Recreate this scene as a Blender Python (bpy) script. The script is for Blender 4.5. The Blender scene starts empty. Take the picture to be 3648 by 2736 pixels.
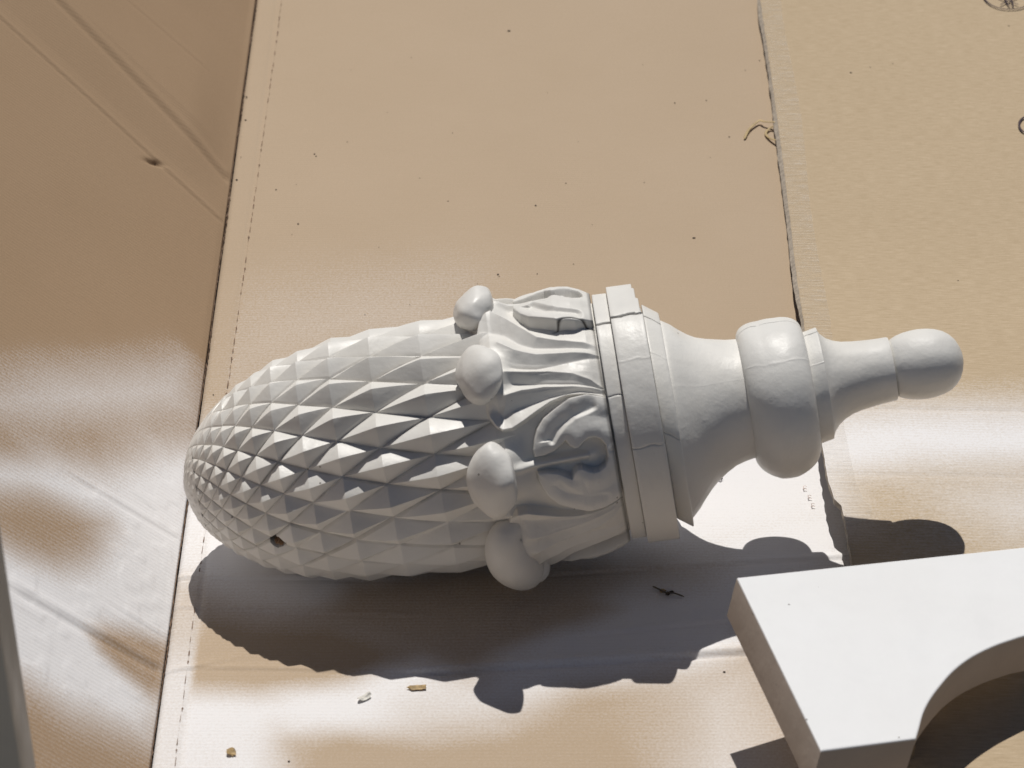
import bpy, math, random
import numpy as np
from mathutils import Vector, Matrix
random.seed(7); rng = np.random.default_rng(7)
scn = bpy.context.scene
COL = scn.collection
# ------------------------------------------------------------------ camera
P = 0.6201; DIST = 2.08; FPX = 11178.6
cam_d = bpy.data.cameras.new('camera'); cam = bpy.data.objects.new('camera', cam_d); COL.objects.link(cam)
CAM = np.array([0, -DIST*math.cos(P), DIST*math.sin(P)])
cam.location = CAM; cam.rotation_euler = (math.pi/2 - P, 0, 0)
cam_d.sensor_width = 36; cam_d.lens = FPX/3648*36; cam_d.clip_end = 200; cam_d.clip_start = .05
cam_d.dof.use_dof = True; cam_d.dof.focus_distance = 2.0; cam_d.dof.aperture_fstop = 16
scn.camera = cam
# ------------------------------------------------------------------ light
SUN = Vector((-.0342, .4936, 1)).normalized()
world = bpy.data.worlds.new('World'); scn.world = world; world.use_nodes = True
wn = world.node_tree
sky = wn.nodes.new('ShaderNodeTexSky'); sky.sky_type = 'NISHITA'; sky.sun_disc = False
sky.sun_elevation = math.asin(SUN.z); sky.sun_rotation = math.atan2(SUN.x, SUN.y)
sky.air_density = .7; sky.dust_density = .3; sky.altitude = 400
bg = wn.nodes['Background']; bg.inputs[1].default_value = .05
wn.links.new(sky.outputs[0], bg.inputs[0])
sd = bpy.data.lights.new('sun', 'SUN'); sd.energy = 5.0; sd.angle = math.radians(.53); sd.color = (1, .965, .91)
so = bpy.data.objects.new('sun', sd); COL.objects.link(so)
so.rotation_euler = SUN.to_track_quat('Z', 'Y').to_euler(); so.location = SUN*5
scn.view_settings.view_transform = 'Standard'; scn.view_settings.look = 'None'
scn.view_settings.exposure = -.55; scn.view_settings.gamma = 1; scn.view_settings.use_curve_mapping = False

# ------------------------------------------------------------------ helpers
VR = np.array([1, 0, 0.]); VU = np.array([0, math.sin(P), math.cos(P)]); VF = np.array([0, math.cos(P), -math.sin(P)])
def at(x, y, z=0, pt=None, n=None):
    """where a measured spot of the photograph (3648x2736) lies on a real plane of the scene"""
    d = VF + (x-1824)/FPX*VR - (y-1368)/FPX*VU
    if n is None: n = np.array([0, 0, 1.]); pt = np.array([0, 0, z])
    return CAM + d*(((pt-CAM)@n)/(d@n))
def tag(o, label=None, cat=None, group=None, kind=None):
    if label: o['label'] = label
    if cat: o['category'] = cat
    if group: o['group'] = group
    if kind: o['kind'] = kind
    return o
def mk(name, verts, faces, mat, parent=None, smooth=True, sharp=None, attrs=None):
    me = bpy.data.meshes.new(name); me.from_pydata([tuple(map(float, v)) for v in verts], [], faces)
    me.validate(); me.update()
    if smooth: me.polygons.foreach_set('use_smooth', [True]*len(me.polygons))
    if sharp is not None: me.set_sharp_from_angle(angle=math.radians(sharp))
    if attrs:
        for k, a in attrs.items():
            at_ = me.attributes.new(k, 'FLOAT', 'POINT'); at_.data.foreach_set('value', np.asarray(a, dtype=np.float32))
    me.materials.append(mat)
    o = bpy.data.objects.new(name, me); COL.objects.link(o)
    if parent: o.parent = parent
    return o
def empty(name, loc=(0, 0, 0)):
    o = bpy.data.objects.new(name, None); COL.objects.link(o); o.location = loc; o.empty_display_size = .05; return o
def grid_faces(nu, nv, wrap_v=False):
    f = []
    m = nv if wrap_v else nv-1
    for i in range(nu-1):
        for j in range(m):
            k = (j+1) % nv
            f.append((i*nv+j, i*nv+k, (i+1)*nv+k, (i+1)*nv+j))
    return f
def sstep(a, b, x):
    t = np.clip((x-a)/(b-a), 0, 1); return t*t*(3-2*t)
def poly_sdf(poly, X, Y):
    """signed distance, positive inside"""
    poly = np.asarray(poly, float); n = len(poly)
    d = np.full(X.shape, 1e9); ins = np.zeros(X.shape, bool)
    for i in range(n):
        a = poly[i]; b = poly[(i+1) % n]; e = b-a; wx = X-a[0]; wy = Y-a[1]
        h = np.clip((wx*e[0]+wy*e[1])/max(e@e, 1e-12), 0, 1)
        d = np.minimum(d, np.hypot(wx-h*e[0], wy-h*e[1]))
        c = ((a[1] > Y) != (b[1] > Y)) & (X < (b[0]-a[0])*(Y-a[1])/((b[1]-a[1]) if b[1] != a[1] else 1e-12)+a[0])
        ins ^= c
    return np.where(ins, d, -d)
def vnoise(X, Y, s, seed=0):
    """cheap smooth value noise"""
    r = np.random.default_rng(seed); T = r.random((64, 64))
    x = X/s; y = Y/s; xi = np.floor(x).astype(int); yi = np.floor(y).astype(int); fx = x-xi; fy = y-yi
    fx = fx*fx*(3-2*fx); fy = fy*fy*(3-2*fy)
    g = lambda a, b: T[a % 64, b % 64]
    return (g(xi, yi)*(1-fx)+g(xi+1, yi)*fx)*(1-fy)+(g(xi, yi+1)*(1-fx)+g(xi+1, yi+1)*fx)*fy

# ------------------------------------------------------------------ materials
class NT:
    def __init__(s, name):
        s.m = bpy.data.materials.new(name); s.m.use_nodes = True; s.t = s.m.node_tree
        s.b = s.t.nodes['Principled BSDF']
    def n(s, ty, **k):
        o = s.t.nodes.new(ty)
        for a, v in k.items():
            if a.startswith('i_'):
                key = a[2:]; key = int(key) if key.isdigit() else key.replace('_', ' ')
                o.inputs[key].default_value = v
            else: setattr(o, a, v)
        return o
    def l(s, a, b): s.t.links.new(a, b)
    def math(s, op, a, b=None, clamp=False):
        o = s.n('ShaderNodeMath', operation=op, use_clamp=clamp)
        for i, v in enumerate((a, b)):
            if v is None: continue
            if isinstance(v, (int, float)): o.inputs[i].default_value = v
            else: s.l(v, o.inputs[i])
        return o.outputs[0]
    def mix(s, f, a, b, bt='MIX'):
        o = s.n('ShaderNodeMix', data_type='RGBA', blend_type=bt)
        for i, v in ((0, f), (6, a), (7, b)):
            if isinstance(v, (int, float)): o.inputs[i].default_value = v
            elif isinstance(v, tuple): o.inputs[i].default_value = (*v, 1)
            else: s.l(v, o.inputs[i])
        return o.outputs[2]
    def coord(s, scale=(1, 1, 1), rot=(0, 0, 0)):
        c = s.n('ShaderNodeTexCoord'); m = s.n('ShaderNodeMapping'); m.inputs['Scale'].default_value = scale; m.inputs['Rotation'].default_value = rot
        s.l(c.outputs['Object'], m.inputs[0]); return m.outputs[0]
    def noise(s, vec, sc, det=3, rough=.5):
        o = s.n('ShaderNodeTexNoise'); o.inputs['Scale'].default_value = sc; o.inputs['Detail'].default_value = det; o.inputs['Roughness'].default_value = rough
        s.l(vec, o.inputs['Vector']); return o.outputs['Fac']
    def ramp(s, f, a, b, lo=0., hi=1.):
        o = s.n('ShaderNodeMapRange', clamp=True); o.inputs['From Min'].default_value = a; o.inputs['From Max'].default_value = b
        o.inputs['To Min'].default_value = lo; o.inputs['To Max'].default_value = hi; s.l(f, o.inputs['Value']); return o.outputs[0]
    def bump(s, h, strength, dist, nrm=None):
        o = s.n('ShaderNodeBump'); o.inputs['Strength'].default_value = strength; o.inputs['Distance'].default_value = dist
        s.l(h, o.inputs['Height'])
        if nrm is not None: s.l(nrm, o.inputs['Normal'])
        return o.outputs[0]
def paint_mat(name, col=(.79, .79, .775), rough=.42, bumpy=.35, crack_shade=True, blotch=.8):
    t = NT(name); v = t.coord()
    big = t.noise(v, 14, 4, .6); fine = t.noise(v, 260, 3, .6); med = t.noise(v, 70, 4, .55)
    c = t.mix(t.ramp(big, .3, .7, 0, blotch), col, tuple(x*k for x, k in zip(col, (.90, .885, .86)))); c = t.mix(t.ramp(med, .55, .8, 0, .42*blotch), c, tuple(x*.86 for x in col))
    # pin-holes and specks of dirt in the paint
    vo = t.n('ShaderNodeTexVoronoi', feature='F1'); vo.inputs['Scale'].default_value = 95; t.l(v, vo.inputs['Vector'])
    spot = t.math('LESS_THAN', vo.outputs['Distance'], .062)
    pick = t.math('GREATER_THAN', t.noise(v, 33, 1), .60)
    spot = t.math('MULTIPLY', spot, pick)
    c = t.mix(t.math('MULTIPLY', spot, .75), c, (.12, .10, .08))
    h = t.math('ADD', t.math('MULTIPLY', med, 1.), t.math('MULTIPLY', fine, .22))
    nrm = t.bump(h, bumpy, .0012)
    if crack_shade:
        a = t.n('ShaderNodeAttribute', attribute_name='crack_shade'); c = t.mix(a.outputs['Fac'], c, (.035, .028, .022))  # attribute holds cracks plus shade painted into the carved grooves
    t.l(c, t.b.inputs['Base Color']); t.l(nrm, t.b.inputs['Normal'])
    t.l(t.ramp(t.noise(v, 40, 3), .3, .7, rough-.16, rough+.10), t.b.inputs['Roughness'])
    t.b.inputs['Specular IOR Level'].default_value = .42
    return t.m
def card_mat(name, col, rot=0., wave=1000., wave_amt=.3, fib=(6, 140, 1), contrast=.25, wspray=.07, white=(.81, .795, .795)):
    t = NT(name); v = t.coord(); vf = t.coord(scale=fib, rot=(0, 0, rot)); vw = t.coord(rot=(0, 0, rot))
    fibre = t.noise(vf, 7, 4, .65); big = t.noise(v, 9, 4, .55); grain = t.noise(v, 900, 2, .7)
    dark = tuple(a*b for a, b in zip(col, (.80, .77, .71))); light = tuple(min(1, a*1.08) for a in col)
    c = t.mix(t.ramp(fibre, .32, .68), dark, light)
    c = t.mix(1-contrast, c, col)
    c = t.mix(t.ramp(big, .35, .75, 0, .22), c, dark)
    c = t.mix(t.ramp(grain, .25, .75, 0, .42), c, dark); c = t.mix(t.ramp(t.noise(v, 1500, 1, .5), .55, .8, 0, .30), c, tuple(min(1, x*1.25) for x in col))
    w = t.n('ShaderNodeTexWave', wave_type='BANDS', bands_direction='Y', wave_profile='SIN'); w.inputs['Scale'].default_value = wave; w.inputs['Distortion'].default_value = .5
    w.inputs['Detail'].default_value = 1; w.inputs['Detail Scale'].default_value = .6
    t.l(vw, w.inputs['Vector'])
    a = t.n('ShaderNodeAttribute', attribute_name='spray')
    # over-spray is a cloud of tiny droplets: threshold it softly with fine noise and the flutes
    g2 = t.noise(v, 620, 2, .8)
    s = t.math('ADD', a.outputs['Fac'], t.math('MULTIPLY', t.math('SUBTRACT', g2, .5), .75))
    s = t.math('ADD', s, t.math('MULTIPLY', t.math('SUBTRACT', fibre, .5), .16))
    gate = t.ramp(a.outputs['Fac'], .0, .12)
    s = t.math('ADD', s, t.math('MULTIPLY', t.math('SUBTRACT', w.outputs['Fac'], .5), wspray))
    s = t.math('MULTIPLY', t.ramp(s, .02, .98), gate)
    c = t.mix(s, c, white)
    d = t.n('ShaderNodeAttribute', attribute_name='crack_shade'); c = t.mix(d.outputs['Fac'], c, (.10, .055, .03))
    h = t.math('ADD', t.math('MULTIPLY', w.outputs['Fac'], wave_amt), t.math('ADD', t.math('MULTIPLY', fibre, .35), t.math('MULTIPLY', grain, .30)))
    t.l(t.bump(h, .5, .0006), t.b.inputs['Normal'])
    t.l(c, t.b.inputs['Base Color']); t.b.inputs['Roughness'].default_value = .95; t.b.inputs['Specular IOR Level'].default_value = .06
    return t.m
def flat_mat(name, col, rough=.7, noise=.3, sc=120):
    t = NT(name); v = t.coord(); n = t.noise(v, sc, 4, .6)
    c = t.mix(t.ramp(n, .3, .7), tuple(x*(1-noise) for x in col), tuple(min(1, x*(1+noise*.5)) for x in col))
    t.l(c, t.b.inputs['Base Color']); t.b.inputs['Roughness'].default_value = rough
    t.l(t.bump(n, .3, .0008), t.b.inputs['Normal']); return t.m
M_paint = paint_mat('finial_paint', (.775, .76, .725), rough=.50, bumpy=.50)
M_board = paint_mat('board_paint', (.84, .84, .84), .6, .22, blotch=.3)
M_bedge = paint_mat('board_edge_paint', (.47, .395, .335), .7, .5)
M_post = paint_mat('post_paint', (.66, .58, .48), .5, .3)
M_card = card_mat('card_inside', (.495, .388, .282), 0, 112, .12, contrast=.10)
M_flap = card_mat('card_flap', (.405, .285, .185), math.radians(7), 98, .20, contrast=.14, wspray=.13)
M_sheet = card_mat('card_sheet', (.54, .432, .305), 0, 112, .12, fib=(14, 150, 1), contrast=1.0)
M_dark = flat_mat('dark_crease', (.15, .085, .045))
M_perf = flat_mat('perforation', (.16, .085, .045))
M_edge = flat_mat('card_edge', (.40, .345, .28), .8, .35, 300)
M_speck = flat_mat('speck', (.05, .03, .018))
M_twig = flat_mat('twig', (.12, .09, .055))
M_chip = flat_mat('chip', (.42, .29, .13), .6, .5, 500)
M_plug = flat_mat('wood_plug', (.22, .13, .07), .8, .6, 400)
M_pale = flat_mat('pale_chip', (.7, .68, .62), .6, .2, 400)
M_ink = flat_mat('ink', (.05, .028, .035), .8, .2)
M_fibre = flat_mat('fibre', (.50, .37, .18), .6, .3)
M_wood = flat_mat('raw_wood', (.4, .28, .16))
M_ground = flat_mat('concrete', (.22, .21, .19), .9, .3, 30)
tt = NT('clear_tape'); v = tt.coord(scale=(7, 75, 1)); nz = tt.noise(v, 8, 4, .7)
tt.l(tt.mix(tt.ramp(nz, .4, .75), (.66, .56, .42), (.86, .84, .80)), tt.b.inputs['Base Color'])
tt.b.inputs['Roughness'].default_value = .22; tt.l(tt.ramp(nz, .42, .85, .08, .42), tt.b.inputs['Alpha']); tt.l(tt.bump(nz, .6, .0015), tt.b.inputs['Normal'])
M_tape = tt.m

# ------------------------------------------------------------------ ground
g = mk('ground', [(-30, -30, -.008), (30, -30, -.008), (30, 30, -.008), (-30, 30, -.008)], [(0, 1, 2, 3)], M_ground, smooth=False)
tag(g, kind='structure', label='grey concrete ground under the cardboard')

# ------------------------------------------------------------------ cardboard: unfolded box
XF = -.2045            # fold between lying panel and raised flap
W = lambda pts: [tuple(at(*q)[:2]) for q in pts]
def spray(X, Y, items, seed):
    s = np.zeros_like(X)
    wob = (vnoise(X, Y, .05, seed)-.5)*.014 + (vnoise(X, Y, .016, seed+1)-.5)*.004
    for poly, soft, val, hard in items:
        d = poly_sdf(poly, X, Y)+wob*hard
        soft = soft*1.9+.004; m = sstep(-soft, soft, d); s = s*(1-m)+min(1.06, val*1.08)*m
    return s
box = empty('cardboard_box', (0, .1, 0))
tag(box, 'opened brown cardboard box lying under the white finial with its left flap raised', 'cardboard box')
nx, ny = 300, 900
xs = np.linspace(XF+.0006, .222, nx); ys = np.linspace(-.56, .78, ny)
Y, X = np.meshgrid(ys, xs, indexing='ij')
items = [
 (W([(700, 1250), (950, 1040), (1650, 980), (1650, 1200), (1000, 1330), (700, 1560)]), .05, .22, 1),
 (W([(500, 1520), (700, 1500), (1600, 1600), (2400, 1500), (3100, 1450), (3120, 2100), (2800, 2090), (2700, 2200), (2500, 2330), (2150, 2395), (1800, 2400), (1560, 2300), (1200, 2190), (950, 2180), (720, 2120), (640, 2190), (560, 2320), (480, 2420)]), .014, .97, .8),
 (W([(1250, 2080), (1700, 2010), (2150, 2010), (2210, 2060), (2150, 2130), (2190, 2170), (2080, 2230), (1850, 2330), (1700, 2400), (1350, 2290), (1130, 2200)]), .006, .16, .3),
 (W([(1900, 2000), (2420, 1985), (2530, 2010), (2480, 2060), (2100, 2120)]), .014, .28, .6),
 (W([(2550, 1890), (2880, 1810), (2960, 1830), (2900, 1865), (2600, 1930), (2450, 1990)]), .010, .78, 1),
 (W([(480, 2470), (760, 2465), (1000, 2475), (1250, 2440), (1400, 2380), (1480, 2368), (1570, 2400), (1660, 2440), (1790, 2330), (2000, 2260), (2350, 2290), (2580, 2190), (2640, 2290), (2300, 2400), (2050, 2450), (1900, 2560), (1500, 2590), (1150, 2575), (1000, 2590), (965, 2640), (970, 2736), (1010, 2850), (400, 2850)]), .008, 1.0, .8),
 (W([(1500, 2400), (1640, 2400), (1600, 2470), (1560, 2450)]), .006, .35, .3),
 (W([(640, 2600), (900, 2620), (900, 2850), (600, 2850)]), .03, .78, 1),
 (W([(2440, 2450), (2640, 2430), (2680, 2640), (2700, 2850), (2480, 2850)]), .028, .78, 1),
 (W([(1000, 2470), (1250, 2440), (1500, 2400), (1620, 2450), (1800, 2540), (1780, 2590), (1500, 2600), (1050, 2600)]), .010, 1.0, .8),
 (W([(1500, 2570), (1900, 2500), (2420, 2510), (2400, 2600), (1500, 2640)]), .03, .14, 1),
]
S = spray(X, Y, items, 11)
S = np.maximum(S, .05*sstep(-.05, -.28, Y))
# fold strip next to the flap
fs = sstep(.020, .014, X-XF)
SP = np.interp(Y, [-.5, -.38, -.30, -.26, -.22, -.19, -.13, -.10, -.05], [.75, .8, .8, .45, .35, .85, .95, .7, 0])
S = S*(1-fs)+np.maximum(S*.6, SP)*fs
Z = np.zeros_like(X)
Z += .0003*(vnoise(X, Y, .12, 3)-.5)
def ridge(p0, p1, amp, wid, both=True):
    global Z
    a = at(*p0)[:2]; b = at(*p1)[:2]; e = (b-a); L = np.linalg.norm(e); e /= L
    d = (X-a[0])*(-e[1])+(Y-a[1])*e[0]; s = (X-a[0])*e[0]+(Y-a[1])*e[1]
    env = sstep(-.02, .02, s)*sstep(L+.03, L-.02, s)
    d = d + .0012*(vnoise(X, Y, .03, 9)-.5)
    Z += amp*env*(np.exp(-((d-wid*.8)/wid)**2)-.9*np.exp(-(d/(wid*.45))**2))
ridge((1450, 2408), (3100, 2306), .0022, .005)
ridge((700, 2385), (1700, 2405), .0006, .003)
ridge((500, 2065), (1350, 2068), .0010, .003)
ridge((1900, 2056), (3100, 1985), .0012, .003)
ridge((620, 2170), (1500, 2205), .0007, .003)
ridge((2100, 2265), (3100, 2165), .0009, .003)
ridge((500, 2420), (760, 2370), .0006, .003)
# score line of the strip beside the fold
sx = np.abs(X-(XF+.0165)); Z -= .0006*np.exp(-(sx/.0012)**2)*(1-0*Y)
Z -= .0016*sstep(.004, 0, X-XF)
verts = np.stack([X, Y, Z], -1).reshape(-1, 3)
crk = (np.exp(-((X-XF)/.0009)**2)*.35).ravel()
pan = mk('lying_panel', verts-np.array(box.location), grid_faces(ny, nx), M_card, box, attrs=dict(spray=S.ravel(), crack_shade=crk))
# perforation: short dark cuts along the score line
pts = [(1003, 11), (940, 475), (879, 900), (855, 1077), (809, 1397), (710, 2036), (623, 2728)]
pw = [at(*q)[:2] for q in pts]
V = []; yy = -.55
def pv(y, w, j): 
    x0 = np.interp(y, [q[1] for q in pw[::-1]], [q[0] for q in pw[::-1]])+j
    V.extend([(x0-w, y, .00045), (x0+w, y, .00045)])
while yy < .75:
    L = random.uniform(.003, .008); j = random.uniform(-.0003, .0003); wd = random.uniform(.00016, .00038)
    if random.random() < .86:
        pv(yy, .00002, j); pv(yy+.0003, wd, j); pv(yy+L*.6, wd*random.uniform(.6, 1.1), j*.6)
        if random.random() < .2: pv(yy+L*.8, random.uniform(.0005, .0008), j)
        pv(yy+L, wd*.7, j); pv(yy+L+.0003, .00002, j)
    yy += L+random.uniform(.003, .008)
mk('perforation', np.array(V)-np.array(box.location), [(2*i, 2*i+1, 2*i+3, 2*i+2) for i in range(len(V)//2-1)], M_perf, box, smooth=False)
# dark, frayed crease at the fold
V = []; Fc = []; n = 700
for i in range(n):
    y = -.55+1.3*i/(n-1); w = .00026+.0005*random.random()**2+(.0009 if random.random() < .02 else 0)
    c0 = XF+.0002+.0004*math.sin(y*40)+random.uniform(-.0002, .0002)
    V += [(c0-w*.8, y, .0005), (c0+w*.5, y, .0007)]
Fc = [(2*i, 2*i+1, 2*i+3, 2*i+2) for i in range(n-1)]
mk('fold_crease', np.array(V)-np.array(box.location), Fc, M_dark, box)
# raised flap, its own plane: local x runs up the slope away from the fold, local y along the fold
TAU = math.radians(44)
fo = bpy.data.objects.new
FW = np.array([-math.cos(TAU), 0, math.sin(TAU)]); FY = np.array([0, 1., 0]); FN = np.cross(FY, FW)*-1
F0 = np.array([XF-.0004, 0, .0004])
def atf(x, y):
    q = at(x, y, pt=F0, n=FN)-F0; return (q@FW, q@FY)
nx, ny = 380, 1000
xs = np.linspace(0, .46, nx); ys = np.linspace(-.5, .78, ny)
Y, X = np.meshgrid(ys, xs, indexing='ij')
Fp = lambda pts: [atf(*q) for q in pts]
items = [
 (Fp([(-150, 1390), (200, 1340), (650, 1290), (690, 1480), (300, 1490), (-150, 1500)]), .018, .60, 1),
 (Fp([(720, 1600), (540, 1620), (380, 1690), (180, 1660), (-150, 1620), (-150, 1740), (160, 1770), (380, 1860), (300, 1970), (190, 1995), (60, 1950), (-20, 1900), (-150, 2000), (-150, 2300), (100, 2440), (260, 2560), (540, 2660), (650, 2400), (700, 2000)]), .013, .97, 1),
 (Fp([(-50, 1800), (120, 1780), (260, 1850), (330, 1930), (260, 1985), (100, 1965), (-50, 1900)]), .012, .10, 1),
 (Fp([(305, 2240), (370, 2212), (470, 2240), (620, 2300), (600, 2480), (540, 2485), (430, 2410), (345, 2330)]), .0045, .10, .5),
 (Fp([(110, 2520), (300, 2620), (600, 2700), (600, 2900), (0, 2900), (0, 2560)]), .02, .08, 1),
]
S = spray(X, Y, items, 31)
Z = .0016*(vnoise(X, Y, .13, 5)-.5)
def fridge(p0, p1, amp, wid, sgn=1):
    global Z
    a = np.array(atf(*p0)); b = np.array(atf(*p1)); e = b-a; L = np.linalg.norm(e); e /= L
    d = ((X-a[0])*(-e[1])+(Y-a[1])*e[0])*sgn; s = (X-a[0])*e[0]+(Y-a[1])*e[1]
    env = sstep(-.015, .01, s)*sstep(L+.02, L-.005, s)
    Z += amp*env*(np.exp(-((d-wid)/wid)**2)-np.exp(-((d+wid*.3)/(wid*.7))**2))
fridge((803, 803), (-60, 5), .0006, .0030)
fridge((850, 680), (150, -30), .0011, .0055)
fridge((720, 240), (450, 10), .00022, .0032)
fridge((660, 1935), (286, 1716), .0004, .0032)
fridge((640, 2425), (87, 2123), .0010, .0050)
fridge((620, 2290), (420, 2170), .0003, .003)
# shallow trough between the two upper creases
a = np.array(atf(810, 760)); b = np.array(atf(60, 60)); e = (b-a)/np.linalg.norm(b-a); d = (X-a[0])*(-e[1])+(Y-a[1])*e[0]
tr = [np.array(atf(535, 345)), np.array(atf(380, 410))]
gap = abs((tr[0]-tr[1])@np.array([-e[1], e[0]]))
sg = np.sign((tr[0]-tr[1])@np.array([-e[1], e[0]]))
dd = d*sg
Z += .075*gap*(np.clip(dd/gap, 0, 1)-np.clip(dd/gap-1, 0, 2)*.5)*sstep(-.0, .05, X)
Z += .0010*sstep(.45, .75, vnoise(X, Y, .009, 8))*sstep(.5, 1, S)*.35     # dimples of thick paint
Z *= sstep(0, .006, X)*.9+.1
# little torn slit on the lower crease
tq = np.array(atf(550, 580)); sl = np.exp(-(((X-tq[0])*.6+(Y-tq[1])*.8)/.0022)**2-(((X-tq[0])*-.8+(Y-tq[1])*.6)/.0085)**2)
Z -= .003*sl
ver = F0+X[..., None]*FW+Y[..., None]*FY+Z[..., None]*(-FN if FN[2] < 0 else FN)
M = Matrix(((FW[0], FY[0], -FN[0] if FN[2] < 0 else FN[0], F0[0]), (FW[1], FY[1], 0, F0[1]), (FW[2], FY[2], abs(FN[2]), F0[2]), (0, 0, 0, 1)))
loc = np.stack([X, Y, Z], -1).reshape(-1, 3)
flap = mk('raised_flap', loc, grid_faces(ny, nx), M_flap, box, attrs=dict(spray=S.ravel(), crack_shade=(sl*.5).ravel()))
flap.matrix_parent_inverse = Matrix.Identity(4)
flap.matrix_basis = Matrix.Translation(-Vector(box.location)) @ M
sol = flap.modifiers.new('thick', 'SOLIDIFY'); sol.thickness = .004; sol.offset = -1 

# ------------------------------------------------------------------ right-hand cardboard sheet
def sheet_z(x, y):
    e = np.interp(y, [-.5, -.25], [.0255, .0275])+.0005-(.0205)*sstep(-.11, .19, np.asarray(y, float))
    return e*(1-.25*np.clip((x-.2)/.3, 0, 1))
epx = [(2712, -300), (2708, 0), (2745, 250), (2780, 500), (2812, 760), (2840, 1000), (2868, 1180), (2925, 1560), (2948, 1700), (2972, 1775), (2998, 1800), (3008, 1840), (3022, 1930), (3040, 2030), (3080, 2250)]
ew = []
for q in epx:
    z = .02
    for _ in range(6):
        w = at(*q, z); z = float(sheet_z(w[0], w[1]))
    ew.append(w)
ew = np.array(ew)
sheet = empty('cardboard_sheet', (.4, .1, 0))
tag(sheet, 'yellowish cardboard sheet with printed marks, lying right of the open box', 'cardboard sheet')
nx, ny = 260, 700
ys = np.linspace(-.56, .78, ny); xe = np.interp(ys, ew[::-1, 1], ew[::-1, 0]) + .0005*(vnoise(ys, ys*0, .006, 2)-.5)
tq = np.linspace(0, 1, nx)
X = xe[:, None]+(.85-xe[:, None])*tq[None, :]**1.3; Y = np.repeat(ys[:, None], nx, 1)
def atz(x, y):
    z = .02
    for _ in range(6):
        w = at(x, y, z); z = float(sheet_z(w[0], w[1]))
    return w
Wz = lambda pts: [tuple(atz(*q)[:2]) for q in pts]
items = [
 (Wz([(2700, 1400), (3900, 1395), (3900, 1560), (3300, 1560), (2700, 1530)]), .022, .30, 1),
 (Wz([(2700, 1475), (3000, 1480), (3400, 1470), (3900, 1490), (3900, 1650), (3300, 1700), (3080, 1720), (3070, 1860), (3020, 1872), (2900, 1870)]), .016, .90, .8),
 (Wz([(3060, 1730), (3300, 1690), (3700, 1700), (3700, 2000), (3090, 2100)]), .02, .10, .8),
 (Wz([(3420, 1780), (3560, 1740), (3900, 1700), (3900, 1930), (3600, 1890)]), .025, .62, 1),
]
S = spray(X, Y, items, 51)
Z = sheet_z(X, Y)+.001*(vnoise(X, Y, .15, 6)-.5)
for py, am in ((1458, .0007), (1693, .0005), (500, .0002)):
    w = atz(3300, py); Z -= am*np.exp(-((Y-w[1])/.0022)**2)
    
top = np.stack([X, Y, Z], -1).reshape(-1, 3)
mk('sheet_panel', top-np.array(sheet.location), grid_faces(ny, nx), M_sheet, sheet, attrs=dict(spray=S.ravel(), crack_shade=np.zeros(X.size)))
# cut edge, 4 mm of corrugated board seen at the rim, and underside
V = []; 
for i in range(ny):
    j = .0006*math.sin(i*.9)+random.uniform(-.0004, .0004)
    z0 = Z[i, 0]
    V += [(X[i, 0], Y[i, 0], z0-.0001), (X[i, 0]-.0004+j*.5, Y[i, 0], z0-.0022), (X[i, 0]+.0001+j*.4, Y[i, 0], z0-.0043), (X[i, 0]+.6, Y[i, 0], z0-.0043)]
Fc = []
for i in range(ny-1):
    for k in range(3): Fc.append((4*i+k, 4*i+k+1, 4*i+5+k, 4*i+4+k))
mk('cut_edge', np.array(V)-np.array(sheet.location), Fc, M_edge, sheet, smooth=False)
# ragged paper skin hanging from the rim (upper part)
V = []; Fc = []
for i in range(0, ny, 2):
    if Y[i, 0] < -.02: continue
    w = .0017+.0012*vnoise(np.array([Y[i, 0]]), np.array([0.]), .05, 77)[0]+.0016*max(0, vnoise(np.array([Y[i, 0]]), np.array([0.]), .02, 78)[0]-.6)
    V += [(X[i, 0]+.0001, Y[i, 0], Z[i, 0]+.0001), (X[i, 0]-w, Y[i, 0], Z[i, 0]-.0022)]
for i in range(len(V)//2-1): Fc.append((2*i, 2*i+1, 2*i+3, 2*i+2))
mk('torn_rim', np.array(V)-np.array(sheet.location), Fc, M_edge, sheet)
# clear tape
V = []; idx = []
twid = lambda y: .0165+.0012*math.sin(y*23)
for i in range(0, ny):
    y = Y[i, 0]
    if y < at(0, 1875, .028)[1]: continue
    e = at(0, 1875, .028)[1]
    rr = min(1, math.sqrt(max(0, (y-e)/.012))) if y < e+.012 else 1
    for k in range(8):
        x = X[i, 0]+.0004+twid(y)*(rr if k else 1)*k/7
        zz = sheet_z(x, y)+.001*(vnoise(np.array([x]), np.array([y]), .15, 6)[0]-.5)+.0006
        V.append((x, y, zz))
Fc = grid_faces(len(V)//8, 8)
mk('clear_tape', np.array(V)-np.array(sheet.location), Fc, M_tape, sheet)
def ribbon(name, pts, w, mat, parent, zf, closed=False, off=.0008):
    pts = [np.array(q) for q in pts]; V = []; n = len(pts)
    for i, q in enumerate(pts):
        a = pts[(i-1) % n] if (closed or i > 0) else q; b = pts[(i+1) % n] if (closed or i < n-1) else q
        t = b-a; t = t/np.linalg.norm(t); nn = np.array([-t[1], t[0]])*w/2
        for s in (-1, 1):
            r = q+s*nn; V.append((r[0], r[1], zf(r[0], r[1])+off))
    Fc = [(2*i, 2*i+1, 2*((i+1) % n)+1, 2*((i+1) % n)) for i in range(n if closed else n-1)]
    return mk(name, np.array(V)-np.array(parent.location), Fc, mat, parent)
def ell(cx, cy, a, b, n=48): return [tuple(atz(cx+a*math.cos(t*2*math.pi/n), cy+b*math.sin(t*2*math.pi/n))[:2]) for t in range(n)]
zf = lambda x, y: float(sheet_z(x, y))+.0005
mark = ribbon('printed_mark', ell(3597, -19, 96, 57), .0013, M_ink, sheet, zf, True)
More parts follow.
